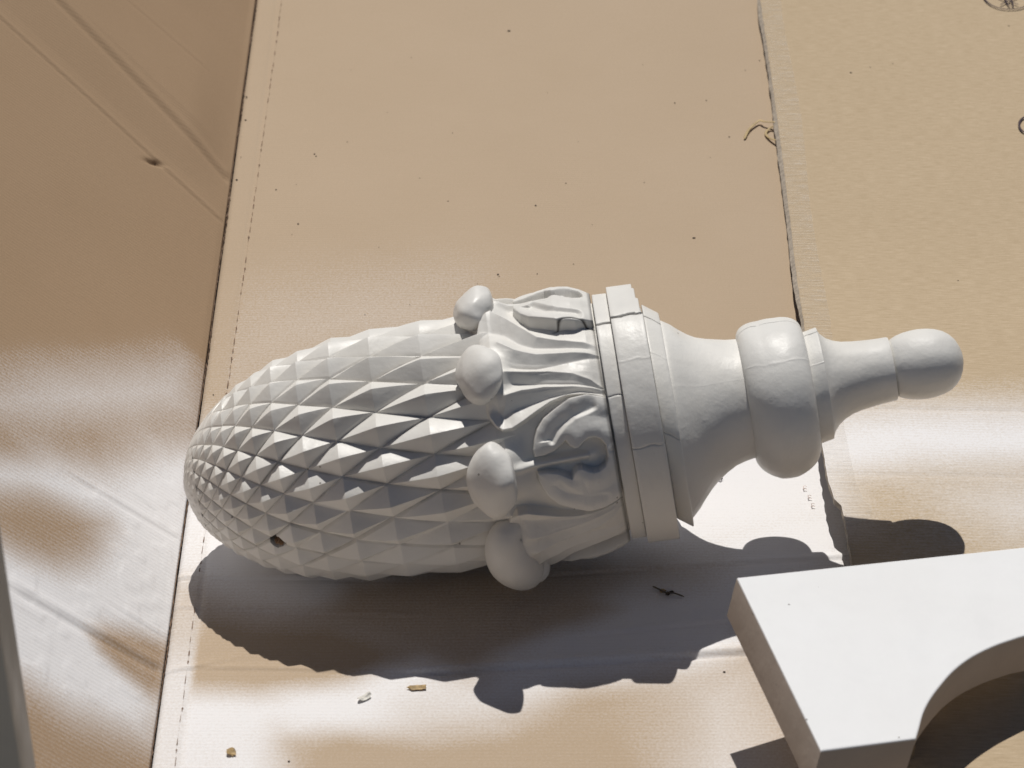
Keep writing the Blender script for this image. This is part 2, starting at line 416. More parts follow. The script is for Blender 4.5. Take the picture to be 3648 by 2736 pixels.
for pl in ([(3563, 23), (3592, 10), (3625, -6), (3650, -18)], [(3627, 22), (3600, 13), (3575, 4), (3545, -8)], [(3578, -2), (3585, 14), (3594, 27), (3604, 31), (3609, 26), (3606, 14), (3600, -4)]):
    s_ = ribbon('stroke', Wz(pl), .0011, M_ink, sheet, zf, off=.0011); s_.parent = mark
ribbon('printed_mark', ell(3664, 449, 34, 30, 36), .0016, M_ink, sheet, zf, True)
# faint stamped characters half under the paint, on the lying panel
zc = lambda x, y: .0014
M_stamp = flat_mat('faded_stamp', (.60, .50, .46), .8, .3)
for cx, cy in ((2866, 1744), (2883, 1777), (2895, 1806)):
    for pl in ([(-6, -5), (2, -7), (7, -4)], [(-4, 5), (3, 3), (8, 5)], [(-5, -4), (-2, 4)]):
        ribbon('faded_stamp', W([(cx+a, cy+b) for a, b in pl]), .0006, M_stamp, box, zc, off=.0)
def tube(name, pts, r, mat, parent=None, seg=8):
    V = []; pts = [np.array(q, float) for q in pts]; n = len(pts)
    po = np.array(parent.location) if parent else np.zeros(3)
    for i, q in enumerate(pts):
        t = pts[min(i+1, n-1)]-pts[max(i-1, 0)]; t /= np.linalg.norm(t)
        s = np.cross(t, [0, 0, 1.]); s /= max(np.linalg.norm(s), 1e-6); u = np.cross(s, t)
        rr = r*(1 if 0 < i < n-1 else .35)
        for k in range(seg):
            a = 2*math.pi*k/seg; V.append(q+rr*(math.cos(a)*s+.35*math.sin(a)*u)-po)
    Fc = grid_faces(n, seg, True)+[tuple(range(seg)), tuple(range((n-1)*seg, n*seg))[::-1]]
    return mk(name, V, Fc, mat, parent)
def smoothpts(p, k=5):
    p = np.array(p, float); out = []
    n = len(p)
    for i in range(n-1):
        p0, p1, p2, p3 = p[max(i-1, 0)], p[i], p[i+1], p[min(i+2, n-1)]
        for j in range(k):
            t = j/k; out.append(.5*((2*p1)+(-p0+p2)*t+(2*p0-5*p1+4*p2-p3)*t*t+(-p0+3*p1-3*p2+p3)*t**3))
    out.append(p[-1]); return out
for pl in ([(2652, 495, .0012), (2668, 462, .0018), (2704, 430, .003), (2722, 433, .004), (2774, 436, .006)], [(2778, 502, .005), (2742, 492, .002), (2728, 474, .0014), (2746, 454, .0025), (2776, 444, .006)]):
    tube('torn_strip', smoothpts([at(*q) for q in pl]), .0010, M_fibre, sheet)

# ------------------------------------------------------------------ finial
C0 = np.array([.1597, -.1611, .1107]); yaw, tilt = .0666, .1563
AX = np.array([math.cos(tilt)*math.cos(yaw), math.cos(tilt)*math.sin(yaw), math.sin(tilt)])
vw = CAM-C0; vw /= np.linalg.norm(vw)
E0 = vw-(vw@AX)*AX; E0 /= np.linalg.norm(E0); E1 = np.cross(E0, AX); E1 *= -1 if E1[2] > 0 else 1   # E1: down the picture
OFFK = ([-.37, -.33, -.26, -.18, -.11, -.0919, -.0729, -.0635, -.055, -.044, -.033, -.0195, -.006, .004, .016, .0281, .045, .0696, .12],
        [-.0008, -.0008, -.0012, .0003, -.0010, .0, .0006, .0075, .0062, .0045, .0025, .0020, .0050, .0050, .0030, .0006, -.0006, -.0014, -.0006])
off = lambda t: np.interp(t, *OFFK)
root = empty('carved_finial', tuple(C0+AX*-.2-np.array([0, 0, .078])))
tag(root, 'large white painted carved pineapple finial lying on its side on cardboard', 'finial')
RO = np.array(root.location)
def pos(t, th, r):
    t = np.asarray(t); th = np.asarray(th); r = np.asarray(r)
    return C0+t[..., None]*AX+off(t)[..., None]*E1+r[..., None]*(np.cos(th)[..., None]*E0+np.sin(th)[..., None]*E1)
PROF = ([-.3635, -.3625, -.3605, -.356, -.349, -.3354, -.3193, -.2987, -.2628, -.22, -.1804, -.15, -.11],
        [0., .006, .0135, .0245, .034, .0468, .0572, .0662, .0736, .0766, .0768, .0755, .072])
def rprof(t):
    # smooth monotone-ish interpolation
    t = np.asarray(t, float); acc = 0; 
    for d in (-.004, -.002, 0, .002, .004):
        tt_ = np.clip(t+d*sstep(-.3635, -.345, t), -.3635, -.11); acc = acc+np.interp(tt_, *PROF)
    return acc/5
NU = NV = 20; AL, BE = .74, 1.26
W0, WK, T0 = .0178, .415, -.325
def wloc(t): return np.maximum(W0+WK*(t-T0), .0008)
def t_of_g(g): return T0+(np.exp(WK*g)-W0)/WK
g_of = lambda t: math.log(W0+WK*(t-T0))/WK
K = 18
umap = {}; V = []; CR = []; Fc = []
den = AL/NU+BE/NV
gmin, gmax = g_of(-.3600), g_of(-.150)
jit = {}
HOLE = (-.307, math.radians(43.5))
def vert(Ui, Vi, ci, cj):
    # lattice position -> surface point
    sh = 0
    while True:
        u = Ui/K; v = Vi/K; gg = (v/NV-u/NU)/den; th = (u+AL*gg)*2*math.pi/NU
        if th < 0: Ui += K*NU; Vi += K*NV; continue
        if th >= 2*math.pi-1e-9: Ui -= K*NU; Vi -= K*NV; continue
        break
    key = (Ui, Vi)
    if key in umap: return umap[key]
    t = float(t_of_g(gg)); r = float(rprof(t))
    fu = Ui/K-ci if abs(Ui/K-ci-.5) <= .5001 else u-math.floor(u); fv = Vi/K-cj if abs(Vi/K-cj-.5) <= .5001 else v-math.floor(v)
    ck = (ci % NU, (cj-(ci//NU)*NV))
    if ck not in jit: jit[ck] = (random.uniform(.82, 1.12), random.uniform(-.07, .07), random.uniform(-.07, .07))
    hs, ju, jv = jit[ck]
    def tri(f, j):
        c = .5+j; return f/c if f < c else (1-f)/(1-c)
    py = max(0, -math.log(math.exp(-90*tri(fu, 0))+math.exp(-90*tri(fv, 0)))/90)
    b = math.pi*r/NU; a = float(wloc(np.array(t)))/2
    wu = 4*fu*(1-fu)*4*fv*(1-fv); gg2 = gg+wu*(jv-ju)*.5/NU; th = th+wu*(ju+jv)*.5*math.pi/NU; t = float(t_of_g(gg2)); r = float(rprof(t))
    H = .76*a*b/math.hypot(a, b)*hs
    dth = (th+math.pi) % (2*math.pi)-math.pi
    H *= 1-.75*float(sstep(math.radians(50), math.radians(80), dth))*.5
    worn = float(sstep(-.325, -.340, t)*sstep(math.radians(-40), math.radians(-62), dth)*sstep(math.radians(-150), math.radians(-130), dth))
    H *= 1-.92*worn
    H *= 1-.55*float(sstep(math.radians(-62), math.radians(-82), dth)*sstep(math.radians(-150), math.radians(-130), dth))
    prof = 1-(1-py)**1.08
    rr = r+H*(prof-.85)
    groove_shade = 0
    if py < .06: rr -= .0004; groove_shade = .22*max(0, math.sin(th*9+t*160)+.35*math.sin(th*31-t*410))  # grooves between scales darkened in the colour, standing in for recess shade
    dh = math.hypot(t-HOLE[0], r*(dth-HOLE[1])*1.25)
    crack_shade = groove_shade
    if dh < .0046: rr -= .006; crack_shade = .85
    V.append(pos(np.array(t), np.array(th), np.array(rr))-RO); CR.append(crack_shade); umap[key] = len(V)-1
    return len(V)-1
rows = int(1.2*(gmax-gmin)*1)+60
for i in range(-400, 400):
    for j in range(-400, 400):
        u, v = i+.5, j+.5; gg = (v/NV-u/NU)/den
        if gg < gmin or gg > gmax: continue
        th = (u+AL*gg)*2*math.pi/NU
        if th < 0 or th >= 2*math.pi: continue
        for a in range(K):
            for b in range(K):
                q = [vert(i*K+a, j*K+b, i, j), vert(i*K+a+1, j*K+b, i, j), vert(i*K+a+1, j*K+b+1, i, j), vert(i*K+a, j*K+b+1, i, j)]
                if len(set(q)) < 4: continue
                if a == b: Fc += [(q[0], q[1], q[2]), (q[0], q[2], q[3])]
                elif a+b == K-1: Fc += [(q[0], q[1], q[3]), (q[1], q[2], q[3])]
                else: Fc.append(tuple(q))
body = mk('pineapple_body', V, Fc, M_paint, root, sharp=12, attrs=dict(crack_shade=CR))
# smooth nose under and beyond the last tiny scales
def revolve(name, tr, nth, mat, rfun=None, sharp=28, tfun=None, crackf=None, capa=False, capb=False, parent=root):
    tr = list(tr); ts = np.array([q[0] for q in tr]); rs = np.array([q[1] for q in tr])
    th = np.linspace(0, 2*math.pi, nth, endpoint=False)
    T, TH = np.meshgrid(ts, th, indexing='ij'); Rr = np.repeat(rs[:, None], nth, 1).copy(); c = np.zeros_like(Rr)
    if tfun is not None: T = tfun(T, TH)
    if rfun is not None: Rr, c = rfun(T, TH, Rr)
    Vv = (pos(T, TH, Rr)-RO).reshape(-1, 3); Fc = grid_faces(len(tr), nth, True)
    if capa: Fc.append(tuple(range(nth))[::-1])
    if capb: Fc.append(tuple(range((len(tr)-1)*nth, len(tr)*nth)))
    return mk(name, Vv, Fc, mat, parent, sharp=sharp, attrs=dict(crack_shade=c.ravel()))
cap = [(t, float(rprof(t))-.0008) for t in np.linspace(-.3634, -.352, 14)]
cap[0] = (-.3634, .0002)
revolve('nose_cap', cap, 48, M_paint)
# wooden plug left in the knot hole
def lump(name, c, rx, ry, rz, mat, parent=None, ax=None, seed=0, rough=.25, n=14):
    po = np.array(parent.location) if parent else np.zeros(3); V = []; r = np.random.default_rng(seed)
    ph = r.random(6)*6
    A = np.eye(3) if ax is None else np.array(ax)
    for i in range(n):
        a = math.pi*i/(n-1)
        for j in range(n*2):
            b = math.pi*j/n
            d = np.array([math.sin(a)*math.cos(b), math.sin(a)*math.sin(b), math.cos(a)])
            k = 1+rough*(.5*math.sin(3*d[0]+ph[0])+.5*math.sin(4*d[1]+ph[1])+.4*math.sin(7*d[0]+5*d[1]+ph[2]))
            q = d*np.array([rx, ry, rz])*k
            V.append(c+q@A-po)
    return mk(name, V, grid_faces(n, n*2, True), mat, parent)
def frame(th): 
    R = math.cos(th)*E0+math.sin(th)*E1; Tn = -math.sin(th)*E0+math.cos(th)*E1; return R, Tn
R_, T_ = frame(HOLE[1])
hc = pos(np.array(HOLE[0]), np.array(HOLE[1]), np.array(float(rprof(HOLE[0]))-.0055))
lump('wood_plug', hc+AX*.0006+T_*.0004, .0030, .0021, .003, M_plug, root, ax=[AX, T_, R_], seed=3, rough=.5)

D2R = math.pi/180
# --- leaf band: leaf outlines, crests and hollows traced once for each kind of leaf, in metres on the band
TD = -.1022
RB = .0775
def onband(x, y):
    """measured spot -> (distance from the collar, angle) on the band's mean cylinder"""
    x = 1420+x/1.938; y = 1072+y/1.938
    d = VF + (x-1824)/FPX*VR - (y-1368)/FPX*VU; d /= np.linalg.norm(d)
    o = CAM-(C0+E1*0); dp = d-(d@AX)*AX; op = o-(o@AX)*AX
    A_, B_, C_ = dp@dp, 2*dp@op, op@op-RB*RB
    l = (-B_-math.sqrt(B_*B_-4*A_*C_))/(2*A_); q = o+l*d
    return TD-q@AX, math.atan2(q@E1, q@E0)
CR_, CP_ = -27.5*D2R, 16.5*D2R
trR = lambda pts: np.array([(X_, (a_-CR_)*RB) for X_, a_ in (onband(*p) for p in pts)])
trP = lambda pts: np.array([(X_, (a_-CP_)*RB) for X_, a_ in (onband(*p) for p in pts)])
R_OUT = trR([(1345, 262), (1250, 272), (1100, 272), (960, 258), (850, 205), (740, 155), (640, 122), (560, 155), (522, 225), (500, 330), (470, 500), (540, 640), (590, 740), (620, 800), (670, 870), (720, 900), (790, 888), (870, 838), (950, 778), (1050, 708), (1150, 662), (1280, 650), (1445, 665), (1480, 640), (1385, 255)])
R_CREST = [trR(p) for p in (
    [(1370, 285), (1250, 276), (1100, 276), (960, 262), (850, 210), (740, 160), (640, 128), (565, 160), (530, 225)],
    [(1370, 348), (1200, 358), (1080, 372), (950, 382), (800, 366), (690, 325)],
    [(1405, 590), (1330, 545), (1200, 505), (1030, 495), (860, 508), (740, 520)],
    [(1425, 606), (1200, 597), (1000, 604), (850, 632), (740, 668)],
    [(1445, 660), (1280, 646), (1150, 658), (1050, 704), (950, 772), (870, 832), (790, 882), (720, 894), (670, 866), (622, 800)])]
R_VALE = [trR(p) for p in (
    [(1300, 312), (1100, 318), (930, 318), (820, 290), (720, 235), (640, 215)],
    [(1375, 368), (1250, 400), (1100, 438), (950, 468), (780, 470)],
    [(1400, 598), (1250, 578), (1000, 574), (790, 578)],
    [(1425, 640), (1250, 628), (1050, 668), (930, 712), (830, 745), (720, 800), (690, 760)])]
LOBE_U = trP([(1470, 668), (1300, 655), (1180, 685), (1080, 752), (1000, 815), (955, 890), (938, 960), (930, 1030), (942, 1080), (1010, 1067), (1080, 1037), (1120, 1002), (1155, 970), (1180, 1002), (1215, 1022), (1245, 1016), (1275, 985), (1310, 958), (1350, 950), (1398, 966), (1432, 1010), (1440, 1060), (1620, 1050), (1560, 668)])
HOLLOW = trP([(1060, 965), (1090, 915), (1140, 850), (1210, 800), (1300, 765), (1360, 735)])
CY_P = float(trP([(1200, 1092)])[0, 1])
def pdist(pl_, X_, Y_):
    d = np.full(X_.shape, 9.)
    for i in range(len(pl_)-1):
        a_, b_ = pl_[i], pl_[i+1]; e = b_-a_; h = np.clip(((X_-a_[0])*e[0]+(Y_-a_[1])*e[1])/(e@e), 0, 1)
        d = np.minimum(d, np.hypot(X_-a_[0]-h*e[0], Y_-a_[1]-h*e[1]))
    return d
nt = 300; ts = np.linspace(-.176, TD, nt)
th = np.concatenate([np.arange(-105, 100, .19), np.arange(100, 255, .6)])*D2R; nth = len(th)
T, TH = np.meshgrid(ts, th, indexing='ij')
Xd = TD-T
base = np.interp(T, [-.176, -.170, -.164, -.156, -.14, -.12, -.108, TD], [.060, .068, .0728, .0738, .0733, .0733, .0720, .0700])
Rr = base.copy(); crack_shade = np.zeros_like(T); undercut_shade = np.zeros_like(T)
sm = lambda d, w: sstep(-w, w, d)
for k in range(8):
    cen = (-27.5+44*k if k < 3 else 60.5+45.5*(k-2))*D2R
    phf = (th-cen+math.pi) % (2*math.pi)-math.pi
    cols = np.where(np.abs(phf) < 40*D2R)[0]
    ph = np.broadcast_to(phf[cols], (nt, len(cols))); Xk = Xd[:, cols]; bk = base[:, cols]; cur = Rr[:, cols]
    flip = -1 if k in (2, 5) else 1
    Yc = ph*RB*flip
    if k % 2 == 0:      # ribbed leaf, ends cupped at both sides of its tip
        d = poly_sdf(R_OUT, Xk, Yc); m = sm(d, .0006)
        dc = np.min([pdist(q, Xk, Yc) for q in R_CREST], 0); dv = np.min([pdist(q, Xk, Yc) for q in R_VALE], 0)
        x = dv/(dv+dc+1e-6); x = np.sqrt(x*x+.004)-.03*x
        amp = np.interp(Xk, [0, .008, .02, .035, .05, .065], [.0010, .0024, .0032, .0044, .0062, .0060])
        rise = np.interp(Xk, [0, .01, .03, .05, .066], [.0008, .0016, .0022, .0030, .0042])
        cand = bk+rise-.0008+amp*(x**1.15)
        cur = np.where(m > 0, cur*(1-m)+np.maximum(cur*(1-m), cand)*m, cur)
    else:               # scrolled palmette
        env = np.interp(Xk, [0, .012, .022, .035, .05, .062], [.0048, .0076, .0086, .0078, .0055, .005])
        Yu = Yc-0; Ym = 2*CY_P-Yc
        out = 0
        d1 = poly_sdf(LOBE_U, Xk, Yu); d2 = poly_sdf(LOBE_U, Xk, Ym); d = np.maximum(d1, d2)
        m = sm(d, .00045)
        hd = np.minimum(pdist(HOLLOW, Xk, Yu), pdist(HOLLOW, Xk, Ym))
        Ya = np.where(d1 > d2, Yu, Ym)
        rim = np.clip(d, 0, .02)
        # the lobe falls from its rim into the hollow and steps up again on the inner side
        holy = np.interp(Xk, HOLLOW[::-1, 0], HOLLOW[::-1, 1])
        outside = Ya < holy
        prof = np.where(outside, np.clip(hd/.009, 0, 1), np.clip(hd/.0030, 0, 1)); prof = prof*prof*(3-2*prof)
        inr = sstep(.004, .009, Xk)*sstep(.048, .040, Xk)
        hol = -.0024*(1-prof)*inr*(hd < .012)*np.where((k == 1) & (d2 > d1), .2, 1)
        dome = .0010*(1-np.exp(-rim/.003))-.0012*sstep(.004, .014, rim)
        stem = .0046*np.exp(-(np.abs(Yc-CY_P)/.0026)**2.2)*sstep(.010, .016, Xk)*sstep(.064, .054, Xk)
        kn = .0032*np.exp(-(np.hypot(Xk-.0135, Yc-CY_P)/.0048)**2)
        h = np.maximum(stem, kn)*(1-m)+m*(env+dome+hol)
        lift = .0075*sstep(.048, .068, Xk)*np.exp(-((Yc-CY_P)/.0165)**4)
        h = h+lift*(1-m)+.0010*(1-m)*sstep(.0, .02, Xk)*np.exp(-((Yc-CY_P)/.026)**6)
        near = sm(d+.012, .004)
        cand = bk+h
        cur = np.where(cand > cur, cand, cur)
        undercut_shade[:, cols] = np.maximum(undercut_shade[:, cols], .42*np.exp(-((d+.0005)/.00055)**2)*(Xk < .055)*vnoise(Xk, Yc, .006, 60+k))  # dark lines painted along the lobe outlines in place of undercut shade
    Rr[:, cols] = cur
for k in range(8):      # shoulders that carry the rolled tips
    cen = (-27.5+44*k if k < 3 else 60.5+45.5*(k-2))*D2R
    ph = (TH-cen+math.pi) % (2*math.pi)-math.pi
    g_ = np.exp(-(((T+.1675)/.0135)**2+(ph*RB/.0160)**2)**1.4)
    Rr += (.0085 if k % 2 == 0 else .0075)*g_*np.clip(1-(Rr-.0735)/.013, 0, 1)
# soften like thick paint over carving
for _ in range(1):
    Rr[1:-1] = .25*Rr[:-2]+.5*Rr[1:-1]+.25*Rr[2:]
    Rr = .25*np.roll(Rr, 1, 1)+.5*Rr+.25*np.roll(Rr, -1, 1)
Rr += .0006*(vnoise(T, TH*.08, .012, 12)-.5)+.0003*(vnoise(T, TH*.08, .005, 13)-.5)
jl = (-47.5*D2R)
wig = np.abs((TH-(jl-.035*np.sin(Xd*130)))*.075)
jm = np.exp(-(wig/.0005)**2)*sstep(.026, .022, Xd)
Rr -= .0015*jm; crack_shade = np.maximum(np.maximum(crack_shade, jm), np.maximum(undercut_shade, .55*sstep(.0022, .0004, Xd)))  # joint crack, painted undercut shade and a darker edge at the collar
band = mk('leaf_band', (pos(T, TH, Rr)-RO).reshape(-1, 3), grid_faces(nt, nth, True), M_paint, root, sharp=None, attrs=dict(crack_shade=crack_shade.ravel()))
# rolled leaf tips
def curl(cen, kind, seed):
    th = cen*D2R; R, Tn = frame(th); n1, n2 = 56, 72; V = []; r = np.random.default_rng(seed)
    if kind == 0: ax_, tg, rd, tc, rc, be = .0160, .0188, .0108, -.1715, .0812, math.radians(36)
    else: ax_, tg, rd, tc, rc, be = .0158, .0200, .0112, -.1720, .0800, math.radians(24)
    if kind == 1 and abs(cen-17) < 3: rc += .0070; rd *= 1.12; tg *= 1.10; ax_ *= 1.08
    elif kind == 1: rc += .001; ax_ *= .9; tg *= .9; tc += .002
    elif cen > 50 and cen < 70: rc += .0035; ax_ *= 1.06; rd *= 1.32; tg *= 1.05
    ax_ *= 1+r.uniform(-.04, .04); tg *= 1+r.uniform(-.05, .05); tw = r.uniform(-.15, .15); ph = r.random(4)*6
    for i in range(n1):
        a = math.pi*i/(n1-1)
        for j in range(n2):
            b = 2*math.pi*j/n2
            x = math.cos(a); y = math.sin(a)*math.cos(b); z = math.sin(a)*math.sin(b)      # x axial, y tangential, z radial
            if kind == 0: sq = 1-.20*max(0, x)**1.5-.18*max(0, -x)**2
            else: sq = 1-.38*max(0, x)**1.2-.10*max(0, -x)**2
            X_ = x*ax_; Y_ = y*tg*sq; Z_ = z*rd*(1 if z > 0 else 1.1)
            if kind == 1 and z > 0: Z_ += .0022*sstep(.0, .6, x)*(1-abs(y))
            k = 1+.022*math.sin(4*x+3*y+ph[0])+.018*math.sin(6*y-4*z+ph[1])+.012*math.sin(9*x+5*z+ph[2])
            X_ *= k; Y_ *= k; Z_ *= k
            px = X_*math.cos(be)-Z_*math.sin(be)*(.6 if z < 0 else 1); pz = X_*math.sin(be)+Z_*math.cos(be)
            if kind == 1: # blunt, squared-off end facing the collar
                lim = .0115; px = px if px < lim-.003 else lim-.003*math.exp(-(px-(lim-.003))/.003)
            py = Y_+tw*px
            V.append(pos(np.array(tc), np.array(th), np.array(rc))+AX*px+Tn*py+R*pz-RO)
    return mk('leaf_tip', V, grid_faces(n1, n2, True), M_paint, root, sharp=40)
for k in range(8):
    if k != 2: curl(-27.5+44*k if k < 3 else 60.5+45.5*(k-2), k % 2, 40+k)
def onr(x, y, rad):
    """measured spot of the photograph -> point on a cylinder of radius rad about the finial's axis"""
    d = VF + (x-1824)/FPX*VR - (y-1368)/FPX*VU; d /= np.linalg.norm(d)
    dp = d-(d@AX)*AX; o = CAM-C0; op = o-(o@AX)*AX
    A_, B_, C_ = dp@dp, 2*dp@op, op@op-rad*rad; dis = max(0, B_*B_-4*A_*C_)
    return o+(-B_-math.sqrt(dis))/(2*A_)*d+C0
def drooping_tip():
    key = [(1838, 1866, .0700, .0070), (1806, 1902, .0765, .0100), (1800, 1955, .0798, .0122), (1822, 2005, .0820, .0136), (1866, 2030, .0818, .0134), (1904, 2022, .0800, .0104)]
    P_ = smoothpts([list(onr(x, y, r))+[w] for x, y, r, w in key], 6); P_ = np.array(P_)
    n = len(P_); seg = 40; V = []; up = math.cos(1.05)*E0+math.sin(1.05)*E1
    for i in range(n):
        t = P_[min(i+1, n-1), :3]-P_[max(i-1, 0), :3]; t /= np.linalg.norm(t)
        sd_ = np.cross(t, up); sd_ /= np.linalg.norm(sd_); nn = np.cross(sd_, t)
        def ring(c, w):
            for k in range(seg):
                a = 2*math.pi*k/seg; V.append(c+w*(math.cos(a)*sd_+.92*math.sin(a)*nn)-RO)
        if i == 0:
            for q in (1.5, 1.2, .8, .4): ring(P_[0, :3]-t*P_[0, 3]*math.sin(q), P_[0, 3]*math.cos(q))
        ring(P_[i, :3], P_[i, 3])
        if i == n-1:
            for q in (.25, .5, .75, 1., 1.25, 1.5): ring(P_[-1, :3]+t*P_[-1, 3]*math.sin(q)*.9, P_[-1, 3]*math.cos(q))
    return mk('leaf_tip', V, grid_faces(len(V)//seg, seg, True), M_paint, root)
drooping_tip()

# --- turned rings and neck
def groove(TH, deg, r, w=.00045): 
    a = deg*D2R; d = (TH-a+math.pi) % (2*math.pi)-math.pi; return np.exp(-(d*r/w)**2)
def ringf(cuts, seed, lip=0.0):
    def f(T, TH, Rr):
        c = np.zeros_like(Rr); r0 = Rr.copy()
        for deg, dep, dark, w in cuts:
            wob = .0016*(vnoise(T, T*0+seed, .004, seed)-.5)/.075
            gv = groove(TH+wob, deg, .075, w*(.6+.9*vnoise(T, T*0+seed+deg, .0022, seed+3)))*(.45+.55*vnoise(T, T*0+deg, .003, seed+9)); Rr = Rr-dep*gv; c = np.maximum(c, dark*gv)
            # boards on either side of a joint never sit quite level
        Rr = Rr+.0006*(vnoise(np.cos(TH)*.08+1, np.sin(TH)*.08+1, .03, seed+5)-.5)
        return Rr, c
    return f
def box_prof(t0, t1, r, rin, bev=.0007, n=10, rin1=None):
    rin1 = rin if rin1 is None else rin1
    return [(t0, rin), (t0, r-bev), (t0+bev*.3, r-bev*.3), (t0+bev, r)]+[(t0+bev+(t1-t0-2*bev)*k/n, r) for k in range(1, n)]+[(t1-bev, r), (t1-bev*.3, r-bev*.3), (t1, r-bev), (t1, rin1)]
N = 1440
rd = .0753
revolve('inner_groove', [(TD-.0006, .071), (TD-.0002, .0693), (TD+.0010, .0690), (TD+.002, .066)], 360, M_paint)
revolve('collar_ring', box_prof(-.1010, -.0921, .0742, .060), N, M_paint, ringf([(-47.5, .0022, 1, .00055), (-9, .0006, .3, .0004)], 21))
def stepped(T, TH):
    d = (TH*180/math.pi+180) % 360-180
    cut = .0013*sstep(-49, -50, d)*sstep(-125, -120, d)+.0014*sstep(-60, -61, d)*sstep(-125, -120, d)+.0012*sstep(-72, -73, d)*sstep(-115, -110, d)
    t0, t1 = -.0919, -.0727
    return T-cut*np.clip((T-t0)/(t1-t0), 0, 1)**3
revolve('collar_ring', box_prof(-.0919, -.0727, .0779, .058), N, M_paint, ringf([(-48.5, .0026, 1, .00060), (-24, -.0002, .05, .0006), (14.5, .0006, .3, .0003)], 22), tfun=stepped)
revolve('collar_ring', box_prof(-.0725, -.0632, .0652, .050), N, M_paint, ringf([(-62, .0018, 1, .0005), (-33, -.0002, .05, .0006), (11, .0006, .3, .0004)], 23))
revolve('neck', [(-.0640, .0600), (-.0631, .0604), (-.0610, .0588), (-.0575, .0560), (-.054, .0522), (-.049, .0475), (-.044, .0438), (-.038, .0408), (-.032, .0385), (-.026, .0370), (-.0200, .0362), (-.0192, .0362)], N, M_paint, ringf([(-19, -.00006, 0, .0009)], 24), sharp=60)
bead = [(-.0197, .0352)]+[(-.0005+.0200*math.cos(a), .0325+.0163*max(0, math.sin(a))**.9) for a in np.linspace(math.pi, 0, 36)]
bead = [(-.0197, .0345), (-.0197, .0368)]+[(-.0002-.0198*math.cos(a), .0345+.0140*math.sin(a)**.8) for a in np.linspace(.12, math.pi-.12, 40)]+[(.0196, .033)]
revolve('bead', bead, N, M_paint, ringf([(-70, .0018, 1, .0005), (-25, -.0002, 0, .0012)], 25), sharp=60)
revolve('fillet', box_prof(.0192, .0283, .0340, .025, .0005), N, M_paint, ringf([(-66, .0016, 1, .0006), (-22, -.0002, 0, .001)], 26))
revolve('upper_neck', [(.0281, .0332), (.0285, .0325), (.0300, .0296), (.033, .0263), (.037, .0238), (.042, .0219), (.048, .0208), (.056, .0199), (.063, .0194), (.0690, .0192), (.0696, .0188), (.0698, .0150)], 360, M_paint, ringf([], 27), sharp=50)
revolve('ball_tip', [(.0690, .0140), (.0698, .0163), (.0712, .0175), (.0745, .0190), (.079, .0202), (.0835, .0208), (.088, .0210), (.093, .0206), (.0980, .0196), (.1025, .0178), (.1060, .0153), (.1090, .0118), (.1110, .0075), (.1120, .0035), (.1123, .0002)], 300, M_paint, ringf([], 28), sharp=60)

# ------------------------------------------------------------------ white board, lower right
bp = [(2625, 2057), (2925, 2675), (3264, 2631)]
A0 = at(2625, 2057, .100); BR = at(3648, 1949, .0725)
kx = (BR[2]-A0[2])/(BR[0]-A0[0])
bn = np.array([-kx, -.0, 1.]); bn /= np.linalg.norm(bn)
curve = [(3264, 2631), (3274, 2598), (3290, 2540), (3313, 2494), (3346, 2448), (3398, 2389), (3463, 2340), (3542, 2301), (3607, 2278), (3650, 2265), (3720, 2252)]
pB = lambda q: at(*q, pt=A0, n=bn)
outl = [pB((2625, 2057)), pB((2925, 2675))]+smoothpts([pB(q) for q in curve], 6)
outl += [pB((3720, 1941))]
def bevel_board(outl, nrm, thick, bev):
    c = sum(outl)/len(outl); n = len(outl); V = []
    ins = []
    for i in range(n):
        a, b, d = outl[i-1], outl[i], outl[(i+1) % n]
        e1 = (b-a)/np.linalg.norm(b-a); e2 = (d-b)/np.linalg.norm(d-b)
        n1 = np.cross(nrm, e1); n2 = np.cross(nrm, e2); m = n1+n2; m /= np.linalg.norm(m)
        ins.append(m/max(.4, m@n1))
    area = sum(np.cross(outl[i]-c, outl[(i+1) % n]-c)@nrm for i in range(n)); sg = 1 if area > 0 else -1
    lay = [(0, bev), (bev*.3, bev*.3), (bev, 0), (thick-bev, 0), (thick, bev)]
    for dz, di in lay:
        for i in range(n): V.append(outl[i]-nrm*dz+ins[i]*sg*di)
    Fc = grid_faces(len(lay), n, True)+[tuple(range(n)), tuple(range((len(lay)-1)*n, len(lay)*n))[::-1]]
    return V, Fc
bo = empty('painted_board', tuple(pB((3100, 2350))-bn*.028))
tag(bo, 'thick white painted board with a curved cut-out, at the lower right beside the finial shadow', 'board')
Vb, Fb = bevel_board(outl, bn, .0290, .0010)
cb = mk('curved_board', np.array(Vb)-np.array(bo.location), Fb, M_board, bo, sharp=30)
cb.data.materials.append(M_bedge)
for p_ in cb.data.polygons:
    if abs(p_.normal@Vector(bn)) < .3: p_.material_index = 1
q = pB((3160, 2330))-bn*.0295
def block(name, c, sx, sy, z0, z1, mat, slope=0):
    V = [(c[0]+a*sx, c[1]+b*sy, (z0 if k == 0 else z1+slope*a*sx)) for k in (0, 1) for a, b in ((-1, -1), (1, -1), (1, 1), (-1, 1))]
    return mk(name, V, [(3, 2, 1, 0), (4, 5, 6, 7), (0, 1, 5, 4), (1, 2, 6, 5), (2, 3, 7, 6), (3, 0, 4, 7)], mat, smooth=False)
pr = block('wood_block', (q[0], q[1]), .022, .018, .0015, q[2], M_wood, kx)
tag(pr, 'wooden block propping up the white board from beneath', 'block')

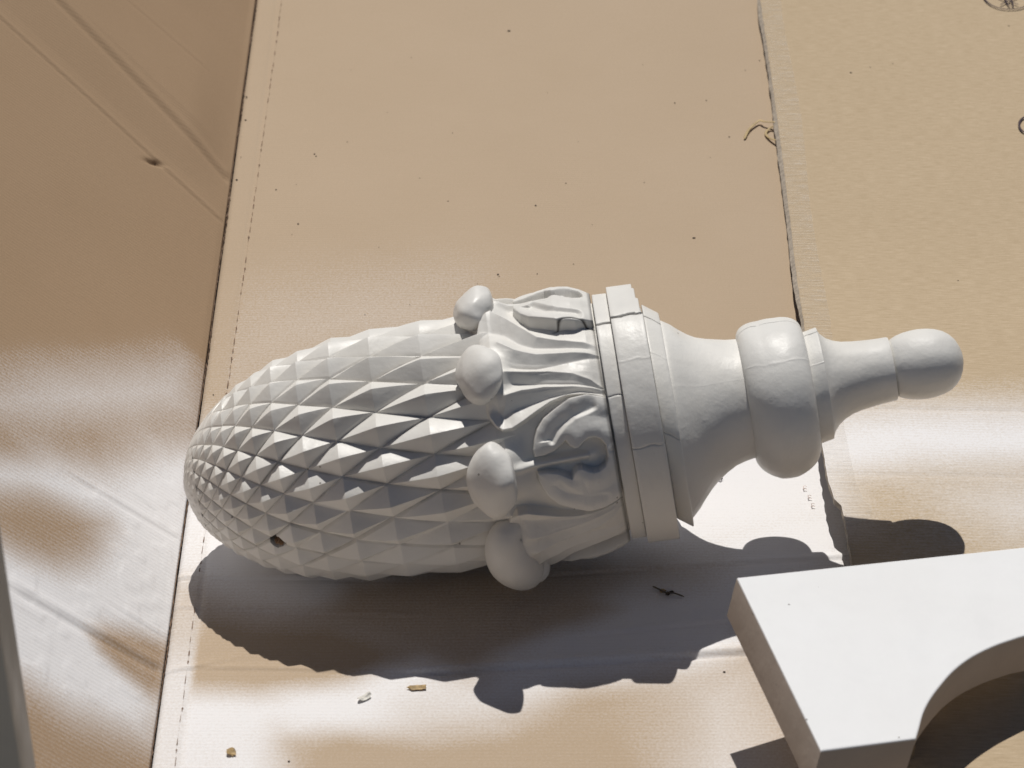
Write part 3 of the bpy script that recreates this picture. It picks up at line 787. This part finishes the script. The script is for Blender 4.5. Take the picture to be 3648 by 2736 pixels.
# ------------------------------------------------------------------ upright painted post, blurred at lower left
yp = -.60
def atY(x, y, Yv): return at(x, y, pt=np.array([0, Yv, 0]), n=np.array([0, 1., 0]))
e_top = atY(-50, 1913, yp); e_bot = atY(76, 2736, yp)
sl = (e_top[0]-e_bot[0])/(e_top[2]-e_bot[2])
x_at = lambda z: e_bot[0]+sl*(z-e_bot[2])
V = []; Fc = []
zs = [0, .05, .1, .15, .2, .3, .45]
cs = [(-.16, 0), (-.002, 0), (-.0006, .0004), (0, .0018), (0, .03), (-.16, .03)]
for z in zs:
    for a, b in cs: V.append((x_at(z)+a, yp+b, z))
Fc = grid_faces(len(zs), len(cs), True)+[tuple(range(len(cs)))[::-1], tuple(range((len(zs)-1)*len(cs), len(zs)*len(cs)))]
po = mk('upright_plank', V, Fc, M_post, sharp=30)
tag(po, 'blurred grey painted plank standing upright at the lower left edge', 'plank')

# ------------------------------------------------------------------ debris
def flake(name, px, py, w, l, ang, mat, z=.0002, label=None, cat=None, curlh=.0015, seed=0):
    c = at(px, py, z); r = np.random.default_rng(seed); n = 12; V = []; ca, sa = math.cos(ang), math.sin(ang)
    for k, zz in ((0, 0), (1, .0005)):
        for i in range(n):
            a = 2*math.pi*i/n; k2 = 1+r.uniform(-.28, .28)
            x = math.cos(a)*l*k2; y = math.sin(a)*w*k2
            V.append((x*ca-y*sa, x*sa+y*ca, .0004+zz+curlh*(math.cos(a)**2)*(.6+.4*math.sin(a))))
    for s in (0, 1): V.append((0, 0, .0003+s*.0006))
    Fc = [(i, (i+1) % n, n+(i+1) % n, n+i) for i in range(n)]+[((i+1) % n, i, 2*n) for i in range(n)]+[(n+i, n+(i+1) % n, 2*n+1) for i in range(n)]
    o = mk(name, V, Fc, mat, smooth=False); o.location = c; tag(o, label, cat); return o
flake('wood_chip', 1485, 2453, .0022, .0052, .05, M_chip, label='flat tan wood chip at the lower edge of the finial shadow', cat='chip', seed=1)
flake('paint_chip', 1298, 2490, .0020, .0046, .75, M_pale, label='small pale paint flake on the sprayed cardboard, left of the tan chip', cat='flake', curlh=.003, seed=2)
flake('wood_chip', 824, 2684, .0030, .0028, .9, M_chip, label='square golden wood chip near the bottom edge of the cardboard', cat='chip', curlh=.002, seed=3)
flake('leaf_scrap', 2480, 1500+190, .0008, .0003, 0, M_speck, label='tiny dark scrap beside the neck of the finial', cat='scrap', seed=4) if False else None
tw = tube('dry_twig', smoothpts([at(2325, 2088, .001), at(2350, 2100, .002), at(2375, 2112, .0035), at(2400, 2112, .002), at(2438, 2126, .001)], 4), .0007, M_twig)
tag(tw, 'short dark twig lying in the shadow near the white board corner', 'twig')
for a in ((2362, 2104, .0020), (2378, 2114, .0016), (2392, 2108, .0013)):
    l_ = lump('bark_crumb', at(a[0], a[1], .001), a[2], a[2]*.7, .0009, M_chip if a[2] > .0018 else M_speck, seed=int(a[0])); l_.parent = tw
kn = tube('thread_knot', smoothpts([at(2556, 1688, .0012), at(2566, 1700, .003), at(2572, 1690, .002), at(2560, 1694, .0035), at(2574, 1704, .0015), at(2568, 1708, .001)], 5), .0003, M_speck)
tag(kn, 'tiny curled dark thread on the white cardboard under the finial neck', 'thread')
hr = tube('wood_sliver', smoothpts([at(2748, 1134, .14), at(2760, 1131, .1415), at(2770, 1128, .1420)], 3), .0003, M_speck)
hr.location = (0, 0, 0); bpy.data.objects.remove(hr)
sp0 = None
specks = [(1813, 109, 2.4), (1120, 548, 1.4), (1126, 556, 1), (1062, 797, 1.5), (983, 675, 1.2), (2472, 847, 2.2), (1908, 732, 1.6), (1774, 977, 1.4), (1778, 984, .9), (2706, 215, 1.1), (2516, 357, 1.1), (2598, 487, 1.3), (2404, 366, 1.1), (1612, 473, .9), (1495, 634, .8), (1055, 656, .7), (2016, 652, 1.), (1596, 716, .9), (2295, 650, .9), (1237, 505, .8), (2043, 940, .9), (2155, 1045, .8), (1914, 975, .8), (1460, 1085, .8), (1300, 1120, .7), (1040, 835, .7), (752, 1535, 1.6), (760, 1406, 1.), (1029, 2712, 1.5), (2580, 2393, 1.5), (2530, 560, .7), (2290, 230, .7), (1465, 205, .7), (1700, 1010, .7), (2655, 250, .8), (2060, 505, .7), (878, 345, 1.6), (875, 427, 1.5), (858, 560, .9), (843, 640, 1.7), (1350, 880, .7), (2110, 800, .6), (1950, 330, .6), (1250, 250, .6), (1380, 400, .6)]
def speck_mesh(i):
    V = []; n = 8; r = np.random.default_rng(i)
    for a in range(6):
        e = math.pi*a/5
        for b in range(n):
            k = 1+r.uniform(-.2, .2); V.append((math.sin(e)*math.cos(b*math.pi/4)*k, math.sin(e)*math.sin(b*math.pi/4)*k, math.cos(e)*.5))
    me = bpy.data.meshes.new('dirt_speck'); me.from_pydata(V, [], grid_faces(6, n, True)); me.materials.append(M_speck); return me
sm_ = [speck_mesh(i) for i in range(4)]
for i, (x, y, s) in enumerate(specks):
    o = bpy.data.objects.new('dirt_speck', sm_[i % 4]); COL.objects.link(o); o.location = at(x, y, .00035); o.rotation_euler = (0, 0, i*1.3)
    o.scale = (s*.00052, s*.00052*(.7+.5*((i*7) % 5)/5), s*.00025)
    tag(o, 'tiny dark speck of dirt on the brown cardboard of the open box', 'speck', 'dark specks scattered on the cardboard')
for i, (x, y, s) in enumerate([(3031, 259, 1.5), (3594, 92, 1.1), (3180, 227, .8), (3100, 240, .8), (3413, 1000, .8)]):
    o = bpy.data.objects.new('dirt_speck', sm_[i % 4]); COL.objects.link(o); o.location = atz(x, y)+np.array([0, 0, .0002])
    o.scale = (s*.0006, s*.0005, s*.0004)
    tag(o, 'tiny dark speck of dirt on the yellowish printed cardboard sheet', 'speck', 'dark specks on the printed sheet')
scn.render.engine = 'CYCLES'
